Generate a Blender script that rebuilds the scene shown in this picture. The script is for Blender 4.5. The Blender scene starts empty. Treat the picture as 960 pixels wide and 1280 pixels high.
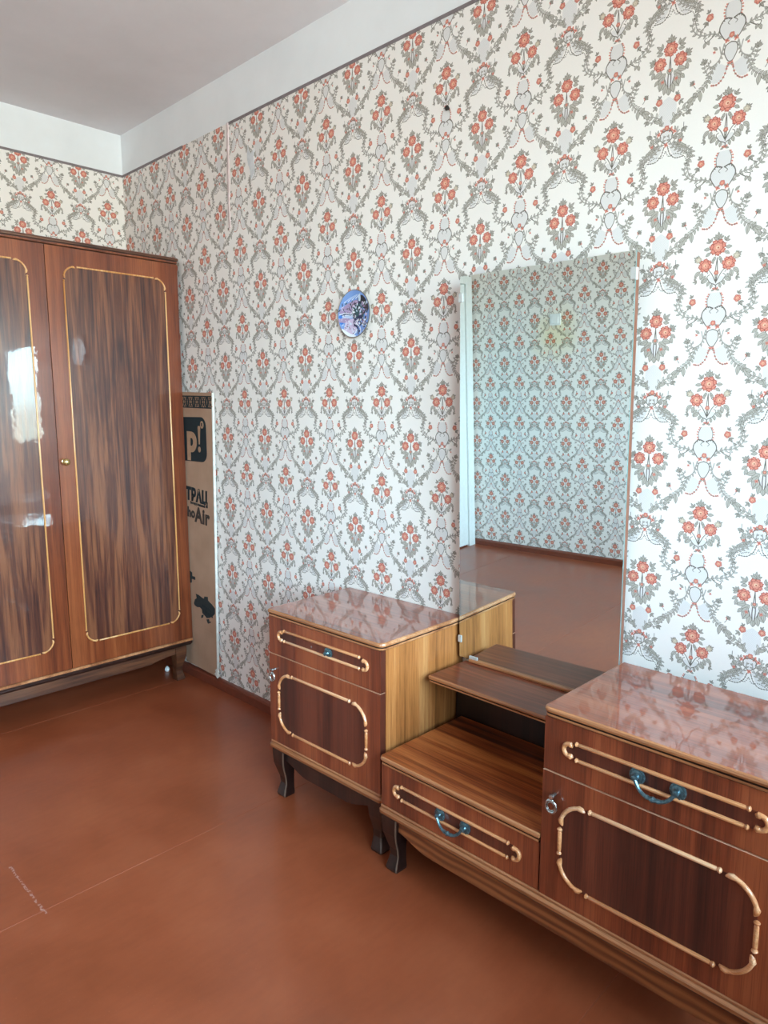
import bpy, math, random
import numpy as np
from mathutils import Matrix, Vector

scene = bpy.context.scene
COL = scene.collection

# ---------------------------------------------------------------- camera
cam_data = bpy.data.cameras.new('camera')
cam = bpy.data.objects.new('camera', cam_data); COL.objects.link(cam)
FW = Vector((-0.69152779, 0.70723035, -0.14701887)); UP = Vector((-0.10228268, 0.10560911, 0.98913344))
RT = Vector((0.71507152, 0.69905075, -0.00069422))
M = Matrix((RT, UP, -FW)).transposed().to_4x4(); M.translation = Vector((3.32303565, -1.64242657, 1.24517101))
cam.matrix_world = M
cam_data.sensor_fit = 'VERTICAL'; cam_data.sensor_height = 36.0
cam_data.lens = 878.308 / 1280 * 36.0
cam_data.clip_start = 0.02
scene.camera = cam

# ---------------------------------------------------------------- view, sky and daylight
vs = scene.view_settings
vs.view_transform = 'Standard'; vs.look = 'None'; vs.gamma = 1.0; vs.use_curve_mapping = False
vs.exposure = 2.38
scene.cycles.max_bounces = 14; scene.cycles.diffuse_bounces = 8; scene.cycles.glossy_bounces = 6
scene.cycles.transparent_max_bounces = 12
scene.cycles.caustics_reflective = False; scene.cycles.caustics_refractive = False
scene.cycles.sample_clamp_indirect = 6.0
scene.cycles.use_denoising = True

world = bpy.data.worlds.new('sky'); scene.world = world; world.use_nodes = True
wn = world.node_tree.nodes; wl = world.node_tree.links; wn.clear()
wo = wn.new('ShaderNodeOutputWorld'); wb = wn.new('ShaderNodeBackground')
wt = wn.new('ShaderNodeTexCoord'); wsx = wn.new('ShaderNodeSeparateXYZ'); wr = wn.new('ShaderNodeValToRGB')
wl.new(wt.outputs['Generated'], wsx.inputs[0])
wm = wn.new('ShaderNodeMapRange'); wm.inputs['From Min'].default_value = -1; wm.inputs['From Max'].default_value = 1
wl.new(wsx.outputs['Z'], wm.inputs['Value']); wl.new(wm.outputs['Result'], wr.inputs[0])
e = wr.color_ramp.elements
e[0].position = 0.0; e[0].color = (.34, .35, .33, 1)
e[1].position = 1.0; e[1].color = (.42, .68, 1.0, 1)
k = e.new(.485); k.color = (.42, .42, .38, 1)
k = e.new(.515); k.color = (.70, .90, 1.0, 1)
wl.new(wr.outputs[0], wb.inputs['Color']); wb.inputs['Strength'].default_value = 9.0
wl.new(wb.outputs[0], wo.inputs['Surface'])

ROOM_X, ROOM_Y, ROOM_Z = 4.2, -3.0, 2.5
# openings in the wall behind the camera: (y0, y1, z0, z1)
OPEN = [(-0.98, -0.04, 0.02, 2.12), (-2.45, -1.10, 0.85, 2.12)]
def portal(y0, y1, z0, z1):
    ld = bpy.data.lights.new('daylight_portal', 'AREA'); ld.shape = 'RECTANGLE'
    ld.size = y1 - y0; ld.size_y = z1 - z0; ld.cycles.is_portal = True
    o = bpy.data.objects.new('daylight_portal', ld); COL.objects.link(o)
    o.matrix_world = Matrix(((0, 0, 1, ROOM_X + .13), (1, 0, 0, (y0 + y1) / 2), (0, 1, 0, (z0 + z1) / 2), (0, 0, 0, 1)))
for a in OPEN: portal(a[0], a[1], a[2], a[3])
# ---------------------------------------------------------------- painter
class Painter:
    """tiny anti-aliased numpy painter (wraps at the edges), units are millimetres, y down"""
    def __init__(self, wmm, hmm, wpx, hpx, bg):
        self.W, self.H, self.w, self.h = wmm, hmm, wpx, hpx
        self.sx, self.sy = wpx / wmm, hpx / hmm
        self.img = np.empty((hpx, wpx, 3), np.float32); self.img[:] = bg
        self.px = 1.0 / self.sx
    def _win(self, x0, y0, x1, y1):
        i0, i1 = int(math.floor(x0 * self.sx)) - 1, int(math.ceil(x1 * self.sx)) + 2
        j0, j1 = int(math.floor(y0 * self.sy)) - 1, int(math.ceil(y1 * self.sy)) + 2
        ii, jj = np.arange(i0, i1), np.arange(j0, j1)
        X, Y = np.meshgrid((ii + .5) / self.sx, (jj + .5) / self.sy)
        return ii % self.w, jj % self.h, X, Y
    def put(self, ii, jj, a, col):
        ix = np.ix_(jj, ii); a = a[..., None]
        self.img[ix] = self.img[ix] * (1 - a) + np.asarray(col, np.float32) * a
    def cov(self, d):
        return np.clip(.5 - d / self.px, 0, 1)
    def ell(self, cx, cy, rx, ry, ang, col, a=1.0):
        R = max(rx, ry) + .5
        ii, jj, X, Y = self._win(cx - R, cy - R, cx + R, cy + R)
        c, s = math.cos(ang), math.sin(ang)
        u, v = (X - cx) * c + (Y - cy) * s, -(X - cx) * s + (Y - cy) * c
        k = np.sqrt((u / rx) ** 2 + (v / ry) ** 2)
        self.put(ii, jj, self.cov((k - 1) * min(rx, ry)) * a, col)
    def leaf(self, x, y, L, w, ang, col, edge=None, vein=None):
        """pointed leaf from (x,y) in direction ang"""
        cx, cy = x + math.cos(ang) * L / 2, y + math.sin(ang) * L / 2
        R = L / 2 + w
        ii, jj, X, Y = self._win(cx - R, cy - R, cx + R, cy + R)
        c, s = math.cos(ang), math.sin(ang)
        u, v = ((X - cx) * c + (Y - cy) * s) / (L / 2), -(X - cx) * s + (Y - cy) * c
        prof = w / 2 * np.clip(1 - u * u, 0, 1) * (1 - .25 * u)
        d = np.abs(v) - prof
        d = np.where(np.abs(u) > 1, 9, d)
        if edge is not None:
            self.put(ii, jj, self.cov(d - .25), edge); d = d + .42
        self.put(ii, jj, self.cov(d), col)
        if vein is not None:
            self.put(ii, jj, self.cov(np.where(np.abs(u) < .8, np.abs(v) - .24, 9)) * .8, vein)
    def stroke(self, pts, w0, w1, col, a=1.0):
        P = smooth(pts, 10)
        n = len(P) - 1
        for k in range(n):
            (x0, y0), (x1, y1) = P[k], P[k + 1]
            w = (w0 + (w1 - w0) * k / n) / 2
            ii, jj, X, Y = self._win(min(x0, x1) - w - .4, min(y0, y1) - w - .4, max(x0, x1) + w + .4, max(y0, y1) + w + .4)
            dx, dy = x1 - x0, y1 - y0
            t = np.clip(((X - x0) * dx + (Y - y0) * dy) / (dx * dx + dy * dy + 1e-9), 0, 1)
            self.put(ii, jj, self.cov(np.hypot(X - x0 - t * dx, Y - y0 - t * dy) - w) * a, col)
    def poly(self, pts, col, a=1.0, hatch=None, pitch=3.4):
        P = np.asarray(smooth(pts + [pts[0]], 6))
        ii, jj, X, Y = self._win(P[:, 0].min(), P[:, 1].min(), P[:, 0].max(), P[:, 1].max())
        ins = np.zeros(X.shape, bool)
        for k in range(len(P) - 1):
            (x0, y0), (x1, y1) = P[k], P[k + 1]
            c = (y0 > Y) != (y1 > Y)
            with np.errstate(divide='ignore', invalid='ignore'):
                xi = (x1 - x0) * (Y - y0) / (y1 - y0) + x0
            ins ^= c & (X < xi)
        m = ins.astype(np.float32)
        self.put(ii, jj, m * a, col)
        if hatch is not None:
            for q in (X + Y, X - Y):
                d = np.abs((q / pitch) % 1 - .5) * pitch - .30
                self.put(ii, jj, self.cov(d) * m * .8, hatch)
    def flower(self, cx, cy, r, c1, c2, c3, n=7, ph=0.):
        R = r * 1.1 + .5
        ii, jj, X, Y = self._win(cx - R, cy - R, cx + R, cy + R)
        th = np.arctan2(Y - cy, X - cx) + ph; rr = np.hypot(X - cx, Y - cy)
        pet = np.abs(np.cos(th * n / 2))
        out = r * (.76 + .20 * pet ** .6 + .05 * np.sin(th * 17 + cx) + .04 * np.sin(th * 29 + cy))
        self.put(ii, jj, self.cov(rr - out), c2)
        self.put(ii, jj, self.cov(rr - out * .88) * np.clip(pet * 3.0 - .35, 0, 1), c1)
        inn = r * (.50 + .14 * np.abs(np.cos(th * n / 2 + 1.2)))
        self.put(ii, jj, self.cov(rr - inn) * .9, c2)
        self.put(ii, jj, self.cov(rr - inn * .86), [.8 * p + .2 * q for p, q in zip(c1, c3)])
        self.ell(cx, cy, r * .24, r * .22, 0, c3)
        self.ell(cx + r * .05, cy + r * .04, r * .10, r * .10, 0, c2)

def smooth(pts, n):
    """Catmull-Rom through the points"""
    if len(pts) < 3: return [tuple(p) for p in pts]
    P = [pts[0]] + list(pts) + [pts[-1]]; out = []
    for i in range(1, len(P) - 2):
        p0, p1, p2, p3 = P[i - 1], P[i], P[i + 1], P[i + 2]
        for k in range(n):
            t = k / n
            out.append(tuple(.5 * (2 * b + (c - a) * t + (2 * a - 5 * b + 4 * c - d) * t * t + (-a + 3 * b - 3 * c + d) * t ** 3)
                             for a, b, c, d in zip(p0, p1, p2, p3)))
    out.append(tuple(pts[-1])); return out

TILE_W, TILE_H = 255.5, 291.2
def paint_wallpaper():
    P = Painter(TILE_W, TILE_H, 640, 730, (.972, .955, .940))
    GR, GD, GL = (.740, .720, .685), (.400, .375, .345), (.840, .825, .800)
    RD, RK, RP = (.880, .560, .495), (.680, .350, .305), (.930, .780, .660)
    PK, LA, LH = (.850, .545, .490), (.950, .940, .935), (.760, .755, .765)
    rnd = random.Random(5)
    def column(ax, ay, s, shapes):
        for sgn in (1, -1):
            def T(x, y): return (ax + sgn * x * s, ay + y * s)
            def A(d): return math.radians(d) if sgn > 0 else math.pi - math.radians(d)
            for sh in shapes:
                k = sh[0]
                if k == 'c' and sgn < 0: continue          # centre-line shapes once
                if k in ('fl',) or k == 'c':
                    _, x, y, r = sh[:4]; P.flower(*T(x, y), r * s, RD, RK, RP, 7, .3 * sgn + x)
                elif k == 'bud':
                    _, x, y, r = sh; X, Y = T(x, y)
                    P.flower(X, Y, r * s, RD, RK, RP, 5, .8)
                elif k == 'pale':
                    _, x, y, r = sh; X, Y = T(x, y)
                    P.flower(X, Y, r * s, (.84, .79, .72), (.62, .57, .50), (.90, .86, .78), 5, .2)
                elif k == 'pink':
                    _, x, y, r = sh; X, Y = T(x, y)
                    for q in range(4):
                        a = q * 1.57 + .5; P.ell(X + math.cos(a) * r * s * .55, Y + math.sin(a) * r * s * .55, r * s * .5, r * s * .36, a, PK)
                    P.ell(X, Y, r * s * .25, r * s * .25, 0, RK)
                elif k == 'sp':                              # sprig of three to five leaflets
                    _, x, y, L, d, n = sh; X, Y = T(x, y)
                    for q in range(n):
                        dd = d + (q - (n - 1) / 2) * (150. / n)
                        P.leaf(X, Y, L * s * (1 if q == n // 2 else .8), L * s * .34, A(dd), GR, GD, GD)
                elif k == 'lf':
                    _, x, y, L, w, d = sh; X, Y = T(x, y)
                    P.leaf(X, Y, L * s, w * s, A(d), GR, GD, GD)
                elif k == 'st':
                    _, pts, w0, w1 = sh
                    P.stroke([T(*p) for p in pts], w0 * s, w1 * s, GD)
                elif k == 'ac':                              # acanthus scroll: stem fringed with leaves
                    _, pts, w, L, both = sh[:5]
                    Q = smooth([T(*p) for p in pts], 8); m = len(Q)
                    step = max(2, int(round(L * s * .56 / (math.hypot(Q[1][0] - Q[0][0], Q[1][1] - Q[0][1]) + 1e-6))))
                    for i in range(1, m - 1, step):
                        tx, ty = Q[i + 1][0] - Q[i - 1][0], Q[i + 1][1] - Q[i - 1][1]
                        a = math.atan2(ty, tx); g = L * s * (.65 + .35 * math.sin(math.pi * i / m)) * rnd.uniform(.85, 1.1)
                        side = (1, -1) if both == 0 else (both * sgn,)
                        for sd in side:
                            P.leaf(Q[i][0], Q[i][1], g, g * .40, a + sd * .85, GR if rnd.random() < .7 else GL, GD)
                    P.stroke([T(*p) for p in pts], w * s, w * s * .6, GD)
                    P.stroke([T(*p) for p in pts], w * s * .45, w * s * .25, GL)
                elif k == 'dot':
                    _, pts, n, r, c = sh
                    Q = smooth([T(*p) for p in pts], 10)
                    for q in range(n):
                        X, Y = Q[int(q * (len(Q) - 1) / max(1, n - 1))]
                        P.ell(X, Y, r * s, r * s * .75, .6, PK if c == 'p' else GD)
                elif k == 'lat':
                    _, pts = sh
                    P.poly([T(*p) for p in pts], LA, .9, LH)
    # --- type B column
    B = [('lat', [(0, 268), (34, 275), (46, 330), (42, 350), (0, 355)]),
         ('lat', [(0, 358), (48, 356), (70, 390), (66, 430), (30, 470), (0, 470)]),
         ('lat', [(14, 620), (90, 585), (112, 640), (100, 690), (55, 690)]),
         ('lat', [(0, 492), (28, 510), (30, 555), (12, 590), (0, 592)]),
         ('lat', [(0, 190), (30, 172), (48, 190), (30, 222), (0, 240)]),
         ('st', [(0, 250), (-0, 225), (34, 205), (54, 172), (40, 158)], 5, 3),
         ('st', [(0, 210), (6, 150), (0, 60)], 5, 4), ('st', [(4, 200), (30, 150), (66, 110)], 5, 3),
         ('st', [(50, 150), (88, 100), (118, 66)], 3, 2),
         ('sp', 0, -46, 46, -90, 5), ('sp', 44, -34, 34, -55, 3), ('lf', 46, 4, 38, 20, 0), ('lf', 42, 26, 36, 18, 35), ('lf', 12, 52, 34, 16, 70),
         ('lf', 26, 66, 30, 14, 95),
         ('sp', 112, 60, 34, -30, 5), ('pale', 112, 62, 21), ('lf', 98, 132, 46, 24, 40), ('lf', 84, 140, 44, 22, 75), ('lf', 64, 160, 50, 22, 60),
         ('lf', 50, 178, 46, 22, 40), ('lf', 40, 196, 34, 18, 70), ('lf', 24, 214, 30, 16, 80), ('sp', 116, 190, 26, 10, 3), ('lf', 120, 160, 26, 12, 60),
         ('fl', 70, 100, 43), ('c', 0, 0, 52), ('bud', 0, 150, 15), ('lf', 0, 160, 22, 14, 90),
         ('pink', 9, 246, 11), ('lf', 6, 250, 20, 10, 20),
         ('dot', [(38, 276), (52, 310), (46, 350)], 6, 6, 'p'), ('st', [(30, 272), (44, 310), (40, 350)], 3, 3),
         ('bud', 134, 315, 23), ('sp', 150, 335, 30, 60, 3), ('sp', 138, 288, 24, -60, 3), ('st', [(140, 330), (156, 356), (190, 372)], 3, 2),
         ('st', [(6, 362), (40, 352), (66, 378), (72, 412), (52, 452), (32, 478)], 6, 5),
         ('st', [(12, 366), (26, 380), (16, 392)], 4, 2), ('dot', [(60, 372), (34, 356), (10, 364)], 5, 4, 'g'),
         ('ac', [(62, 452), (86, 424), (122, 410), (168, 404), (212, 378), (236, 335), (226, 292), (213, 262)], 7, 26, 0),
         ('st', [(98, 420), (130, 442), (150, 448), (158, 430), (144, 424)], 5, 3), ('lf', 150, 446, 34, 18, 70), ('lf', 140, 440, 30, 16, 110),
         ('ac', [(214, 300), (208, 258), (224, 224), (262, 202), (306, 176), (338, 132), (348, 92)], 7, 24, 1),
         ('dot', [(226, 290), (236, 250), (266, 226), (300, 214), (340, 222), (362, 190)], 18, 3.6, 'g'),
         ('sp', 318, 120, 36, -120, 3), ('sp', 290, 165, 34, -100, 3),
         ('bud', 0, 452, 17), ('pink', 26, 476, 15), ('lf', 12, 462, 16, 8, 30),
         ('st', [(0, 490), (30, 505), (36, 545), (16, 588), (0, 598)], 5, 4),
         ('ac', [(40, 492), (50, 530), (62, 568), (90, 592), (112, 596), (124, 580), (112, 568)], 7, 22, 1),
         ('ac', [(66, 500), (56, 540)], 5, 22, 0), ('lf', 78, 512, 34, 14, -40), ('pink', 96, 520, 9),
         ('pink', 8, 606, 11), ('lf', 4, 610, 22, 11, 40),
         ('ac', [(92, 596), (112, 640), (128, 680), (160, 712), (196, 734), (224, 776)], 7, 30, 0),
         ('lf', 200, 736, 74, 28, 55), ('lf', 168, 716, 62, 24, 95), ('lf', 204, 740, 50, 20, 25),
         ('ac', [(124, 640), (146, 600), (150, 560)], 5, 24, 0), ('sp', 150, 566, 34, -70, 5),
         ('dot', [(16, 622), (32, 672), (66, 706), (100, 704)], 9, 7, 'p'), ('st', [(16, 622), (32, 672), (66, 706), (100, 704)], 2.5, 2.5),
         ('pink', 212, 660, 13), ('sp', 212, 662, 26, -40, 5), ('st', [(196, 690), (206, 676), (212, 662)], 3, 2),
         ('sp', 256, 70, 32, 110, 5), ('st', [(256, 40), (256, 76)], 3, 2)]
    # --- type A column
    A_ = [('lat', [(0, 232), (40, 262), (46, 310), (30, 366), (0, 372)]), ('lat', [(0, 112), (22, 130), (24, 160), (0, 184)]),
          ('lat', [(0, 402), (24, 412), (28, 440), (0, 462)]),
          ('lat', [(14, 478), (66, 462), (92, 500), (86, 540), (50, 540)]),
          ('sp', 0, -32, 40, -90, 5), ('sp', 46, -8, 40, -40, 3), ('lf', 40, 8, 34, 18, 10), ('sp', 84, 48, 34, -30, 5), ('lf', 84, 76, 34, 18, 35), ('lf', 84, 92, 34, 18, 70),
          ('st', [(0, 220), (8, 150), (0, 40)], 5, 4), ('st', [(8, 200), (26, 140), (52, 90)], 5, 3),
          ('lf', 20, 112, 56, 30, 35), ('lf', 30, 126, 56, 30, 60), ('lf', 22, 150, 54, 28, 55), ('lf', 14, 170, 50, 26, 75), ('lf', 40, 104, 50, 26, 20),
          ('lf', 14, 96, 34, 16, 120), ('lf', 4, 190, 36, 20, 95), ('lf', 46, 150, 38, 22, 80), ('pink', 36, 152, 10), ('lf', 58, 136, 34, 18, 50),
          ('fl', 54, 62, 36), ('c', 0, 0, 39), ('bud', 0, 104, 9),
          ('bud', 48, 250, 19), ('sp', 62, 268, 26, 40, 3), ('sp', 44, 232, 20, -60, 3),
          ('ac', [(26, 372), (40, 338), (66, 318), (104, 304), (136, 272)], 6, 30, 0), ('ac', [(60, 336), (92, 338), (110, 322), (98, 312)], 5, 20, 1),
          ('lf', 30, 366, 40, 18, -70), ('lf', 34, 352, 40, 18, -20),
          ('bud', 0, 388, 15), ('pink', 22, 398, 14), ('pink', 42, 412, 12), ('lf', 10, 392, 14, 8, 30),
          ('st', [(0, 400), (28, 410), (32, 440), (10, 462), (0, 466)], 4, 4), ('pink', 0, 472, 12),
          ('ac', [(36, 470), (54, 440), (56, 412), (42, 400)], 6, 20, 1),
          ('lf', 60, 470, 40, 22, -30), ('lf', 58, 484, 42, 22, 10), ('lf', 72, 470, 40, 18, -70), ('pink', 76, 466, 10), ('lf', 80, 490, 40, 20, 30), ('lf', 66, 452, 34, 16, -60),
          ('ac', [(40, 470), (70, 500), (104, 510), (134, 530), (144, 566)], 6, 24, 0),
          ('dot', [(10, 484), (24, 522), (54, 548), (92, 548)], 10, 3.6, 'g'), ('st', [(10, 484), (24, 522), (54, 548), (92, 548)], 2.5, 2.5),
          ('ac', [(110, 512), (132, 534), (128, 572), (120, 604), (134, 650), (160, 668)], 6, 22, -1),
          ('dot', [(100, 524), (118, 546), (112, 590)], 7, 4, 'g'),
          ('sp', 110, 330, 24, 60, 3)]
    column(TILE_W * .25, 40., .42, A_)
    column(TILE_W * .75, 40. + TILE_H / 2, .352, B)
    # paper tooth: very fine woven grain
    yy, xx = np.mgrid[0:P.h, 0:P.w]
    g = np.random.default_rng(3).normal(0, .008, (P.h, P.w)).astype(np.float32) + .006 * np.sin(xx * 2.4) * np.sin(yy * 2.1)
    return np.clip(P.img + g[..., None], 0, 1)
# ---------------------------------------------------------------- material helpers
def lin(c):
    return tuple(((v / 12.92) if v <= .04045 else ((v + .055) / 1.055) ** 2.4) for v in (x / 255. for x in c)) + (1.0,)
class NT:
    def __init__(self, name):
        self.m = bpy.data.materials.new(name); self.m.use_nodes = True
        self.t = self.m.node_tree; self.n = self.t.nodes; self.n.clear()
        self.out = self.n.new('ShaderNodeOutputMaterial'); self.b = self.n.new('ShaderNodeBsdfPrincipled')
        self.t.links.new(self.b.outputs[0], self.out.inputs[0])
    def node(self, t, **kw):
        n = self.n.new(t)
        for k, v in kw.items(): setattr(n, k, v)
        return n
    def link(self, a, b): self.t.links.new(a, b)
    def coords(self, scale=(1, 1, 1), rot=(0, 0, 0), kind='Object'):
        tc = self.node('ShaderNodeTexCoord'); mp = self.node('ShaderNodeMapping')
        mp.inputs['Scale'].default_value = scale; mp.inputs['Rotation'].default_value = rot
        self.link(tc.outputs[kind], mp.inputs[0]); return mp.outputs[0]
    def noise(self, vec, scale, detail=4, rough=.5, dist=0.):
        n = self.node('ShaderNodeTexNoise'); n.inputs['Scale'].default_value = scale; n.inputs['Detail'].default_value = detail
        n.inputs['Roughness'].default_value = rough; n.inputs['Distortion'].default_value = dist
        self.link(vec, n.inputs['Vector']); return n.outputs['Fac']
    def ramp(self, fac, stops):
        r = self.node('ShaderNodeValToRGB'); e = r.color_ramp.elements
        while len(e) > 1: e.remove(e[-1])
        e[0].position = stops[0][0]; e[0].color = stops[0][1]
        for p, c in stops[1:]:
            q = e.new(p); q.color = c
        self.link(fac, r.inputs[0]); return r.outputs[0]
    def math(self, op, a, b=None, c=None):
        n = self.node('ShaderNodeMath', operation=op)
        for i, v in enumerate((a, b, c)):
            if v is None: continue
            if isinstance(v, (int, float)): n.inputs[i].default_value = v
            else: self.link(v, n.inputs[i])
        return n.outputs[0]
    def mix(self, fac, a, b, blend='MIX'):
        n = self.node('ShaderNodeMix', data_type='RGBA', blend_type=blend)
        for sock, v in ((n.inputs[0], fac), (n.inputs[6], a), (n.inputs[7], b)):
            if isinstance(v, (int, float, tuple)): sock.default_value = v
            else: self.link(v, sock)
        return n.outputs[2]
    def set(self, **kw):
        for k, v in kw.items():
            s = self.b.inputs[k.replace('_', ' ')]
            if isinstance(v, (int, float, tuple)): s.default_value = v
            else: self.link(v, s)
        return self
    def bump(self, h, strength=.2, dist=.002):
        n = self.node('ShaderNodeBump'); n.inputs['Strength'].default_value = strength; n.inputs['Distance'].default_value = dist
        self.link(h, n.inputs['Height']); self.link(n.outputs[0], self.b.inputs['Normal']); return self

W1 = (1, 1, 1, 1)
def plain(name, rgb, rough=.5, metal=0., coat=0., var=.06, spec=.5, nscale=40):
    """single colour with a little uneven wear"""
    t = NT(name); v = t.coords(); n = t.noise(v, nscale, 5)
    c = lin(rgb); d = tuple(x * (1 - 3 * var) for x in c[:3]) + (1,); l = tuple(min(1, x * (1 + var)) for x in c[:3]) + (1,)
    t.set(Base_Color=t.ramp(n, [(.3, d), (.6, c), (.8, l)]), Roughness=rough, Metallic=metal, Coat_Weight=coat, Specular_IOR_Level=spec)
    t.set(Coat_Roughness=.08)
    return t.m

def wood(name, dark, mid, light, grain='Z', rough=.28, coat=.6, coat_rough=.06, band=(9, 60), wavy=.004, mirror_axis=None, contrast=1.0, coat_ior=1.5, stretch=.05, figure=0.):
    """veneer: streaks stretched along the grain axis, fine pores and gentle lacquer waves"""
    t = NT(name); tc = t.node('ShaderNodeTexCoord'); vec = tc.outputs['Object']
    if mirror_axis is not None:                      # book-matched veneer: fold the coordinate about a centre line
        ax, cen = mirror_axis
        sp = t.node('ShaderNodeSeparateXYZ'); t.link(vec, sp.inputs[0]); cb = t.node('ShaderNodeCombineXYZ')
        for i in range(3):
            src = sp.outputs[i]
            if 'XYZ'[i] == ax: src = t.math('ABSOLUTE', t.math('SUBTRACT', src, cen))
            t.link(src, cb.inputs[i])
        vec = cb.outputs[0]
    sc = [1., 1., 1.]; sc['XYZ'.index(grain)] = stretch
    mp = t.node('ShaderNodeMapping'); mp.inputs['Scale'].default_value = sc; t.link(vec, mp.inputs[0]); v = mp.outputs[0]
    sc2 = [1., 1., 1.]; sc2['XYZ'.index(grain)] = .02
    mp2 = t.node('ShaderNodeMapping'); mp2.inputs['Scale'].default_value = sc2; t.link(vec, mp2.inputs[0]); v2 = mp2.outputs[0]
    a = t.noise(v, band[0], 3, .5, .6 + figure); b = t.noise(v2, band[1], 4, .6); c = t.noise(v2, band[1] * 6, 3, .7)
    m = t.math('ADD', t.math('MULTIPLY', a, .55), t.math('ADD', t.math('MULTIPLY', b, .32), t.math('MULTIPLY', c, .13)))
    w = .11 / contrast
    col = t.ramp(m, [(.5 - w, lin(dark)), (.5, lin(mid)), (.5 + w, lin(light))])
    pore = t.ramp(c, [(.38, (.62, .58, .56, 1)), (.5, W1)])
    col = t.mix(.55, col, pore, 'MULTIPLY')
    t.set(Base_Color=col, Roughness=rough, Coat_Weight=coat, Coat_Roughness=coat_rough, Coat_IOR=coat_ior)
    if wavy:
        h = t.noise(t.coords(), 22, 2)
        n = t.node('ShaderNodeBump'); n.inputs['Strength'].default_value = .35; n.inputs['Distance'].default_value = wavy
        t.link(h, n.inputs['Height']); t.link(n.outputs[0], t.b.inputs['Coat Normal'])
    bn = t.node('ShaderNodeBump'); bn.inputs['Strength'].default_value = .12; bn.inputs['Distance'].default_value = .0006
    t.link(c, bn.inputs['Height']); t.link(bn.outputs[0], t.b.inputs['Normal'])
    return t.m

# ---------------------------------------------------------------- mesh helpers
class MB:
    """collects faces, then links them as one mesh object"""
    def __init__(self): self.v, self.f, self.mi, self.sm = [], [], [], []
    def add(self, vs, fs, mi=0, smooth=False):
        o = len(self.v); self.v += [tuple(p) for p in vs]
        for k, f in enumerate(fs):
            self.f.append([i + o for i in f]); self.mi.append(mi[k] if isinstance(mi, (list, tuple)) else mi); self.sm.append(smooth)
        return self
    def box(self, x0, x1, y0, y1, z0, z1, mi=0, ch=0.):
        if ch <= 0:
            vs = [(x, y, z) for z in (z0, z1) for y in (y0, y1) for x in (x0, x1)]
            return self.add(vs, [(0, 2, 3, 1), (4, 5, 7, 6), (0, 1, 5, 4), (2, 6, 7, 3), (0, 4, 6, 2), (1, 3, 7, 5)], mi)
        out = [(x0, y0), (x1, y0), (x1, y1), (x0, y1)]
        R = [inset(out, ch, z0), inset(out, 0, z0 + ch), inset(out, 0, z1 - ch), inset(out, ch, z1)]
        return self.loft(R, mi)
    def loft(self, rings, mi=0, cap=True, smooth=False, closed=True):
        n = len(rings[0]); o = [p for r in rings for p in r]; fs = []; ms = []
        for k in range(len(rings) - 1):
            for i in range(n if closed else n - 1):
                j = (i + 1) % n
                fs.append((k * n + i, k * n + j, (k + 1) * n + j, (k + 1) * n + i)); ms.append(mi[k] if isinstance(mi, (list, tuple)) else mi)
        self.add(o, fs, ms, smooth)
        if cap:
            last = mi if not isinstance(mi, (list, tuple)) else mi[-1]
            self.add(rings[0], [tuple(range(n))[::-1]], last); self.add(rings[-1], [tuple(range(n))], last)
        return self
    def tube(self, pts, rad, n=8, mi=0, cap=True, flat=1.0, nrm=None):
        P = [Vector(p) for p in pts]; rings = []; up = None
        for i, p in enumerate(P):
            d = (P[min(i + 1, len(P) - 1)] - P[max(i - 1, 0)]).normalized()
            if nrm is not None: u = Vector(nrm)
            else:
                if up is None: up = Vector((0, 0, 1)) if abs(d.z) < .9 else Vector((1, 0, 0))
                u = up
            s = d.cross(u).normalized(); u = s.cross(d).normalized(); up = u
            r = rad[i] if isinstance(rad, (list, tuple)) else rad
            rings.append([p + s * (math.cos(a) * r) + u * (math.sin(a) * r * flat) for a in (2 * math.pi * k / n for k in range(n))])
        return self.loft(rings, mi, cap, True)
    def lathe(self, prof, org, axis='Y', n=20, mi=0):
        """prof: list of (radius, offset along the axis)"""
        rings = []
        for r, h in prof:
            R = []
            for k in range(n):
                a = 2 * math.pi * k / n; c, s = math.cos(a) * r, math.sin(a) * r
                R.append({'X': (org[0] + h, org[1] + c, org[2] + s), 'Y': (org[0] + c, org[1] + h, org[2] + s), 'Z': (org[0] + c, org[1] + s, org[2] + h)}[axis])
            rings.append(R)
        return self.loft(rings, mi, True, True)
    def prism(self, poly, y0, y1, mi=0, plane='XZ'):
        f = {'XZ': lambda a, b, c: (a, c, b), 'YZ': lambda a, b, c: (c, a, b), 'XY': lambda a, b, c: (a, b, c)}[plane]
        return self.loft([[f(a, b, y0) for a, b in poly], [f(a, b, y1) for a, b in poly]], mi)
    def build(self, name, mats, parent=None, loc=None, fix=True):
        me = bpy.data.meshes.new(name); me.from_pydata(self.v, [], self.f); me.update()
        for m in (mats if isinstance(mats, (list, tuple)) else [mats]): me.materials.append(m)
        me.polygons.foreach_set('material_index', self.mi); me.polygons.foreach_set('use_smooth', self.sm)
        if fix:
            import bmesh
            b = bmesh.new(); b.from_mesh(me); bmesh.ops.remove_doubles(b, verts=b.verts, dist=1e-6)
            bmesh.ops.recalc_face_normals(b, faces=b.faces); b.to_mesh(me); b.free()
        if any(self.sm): me.set_sharp_from_angle(angle=math.radians(40))
        o = bpy.data.objects.new(name, me); COL.objects.link(o)
        if parent is not None: o.parent = parent
        if loc is not None: o.location = loc
        return o

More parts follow.
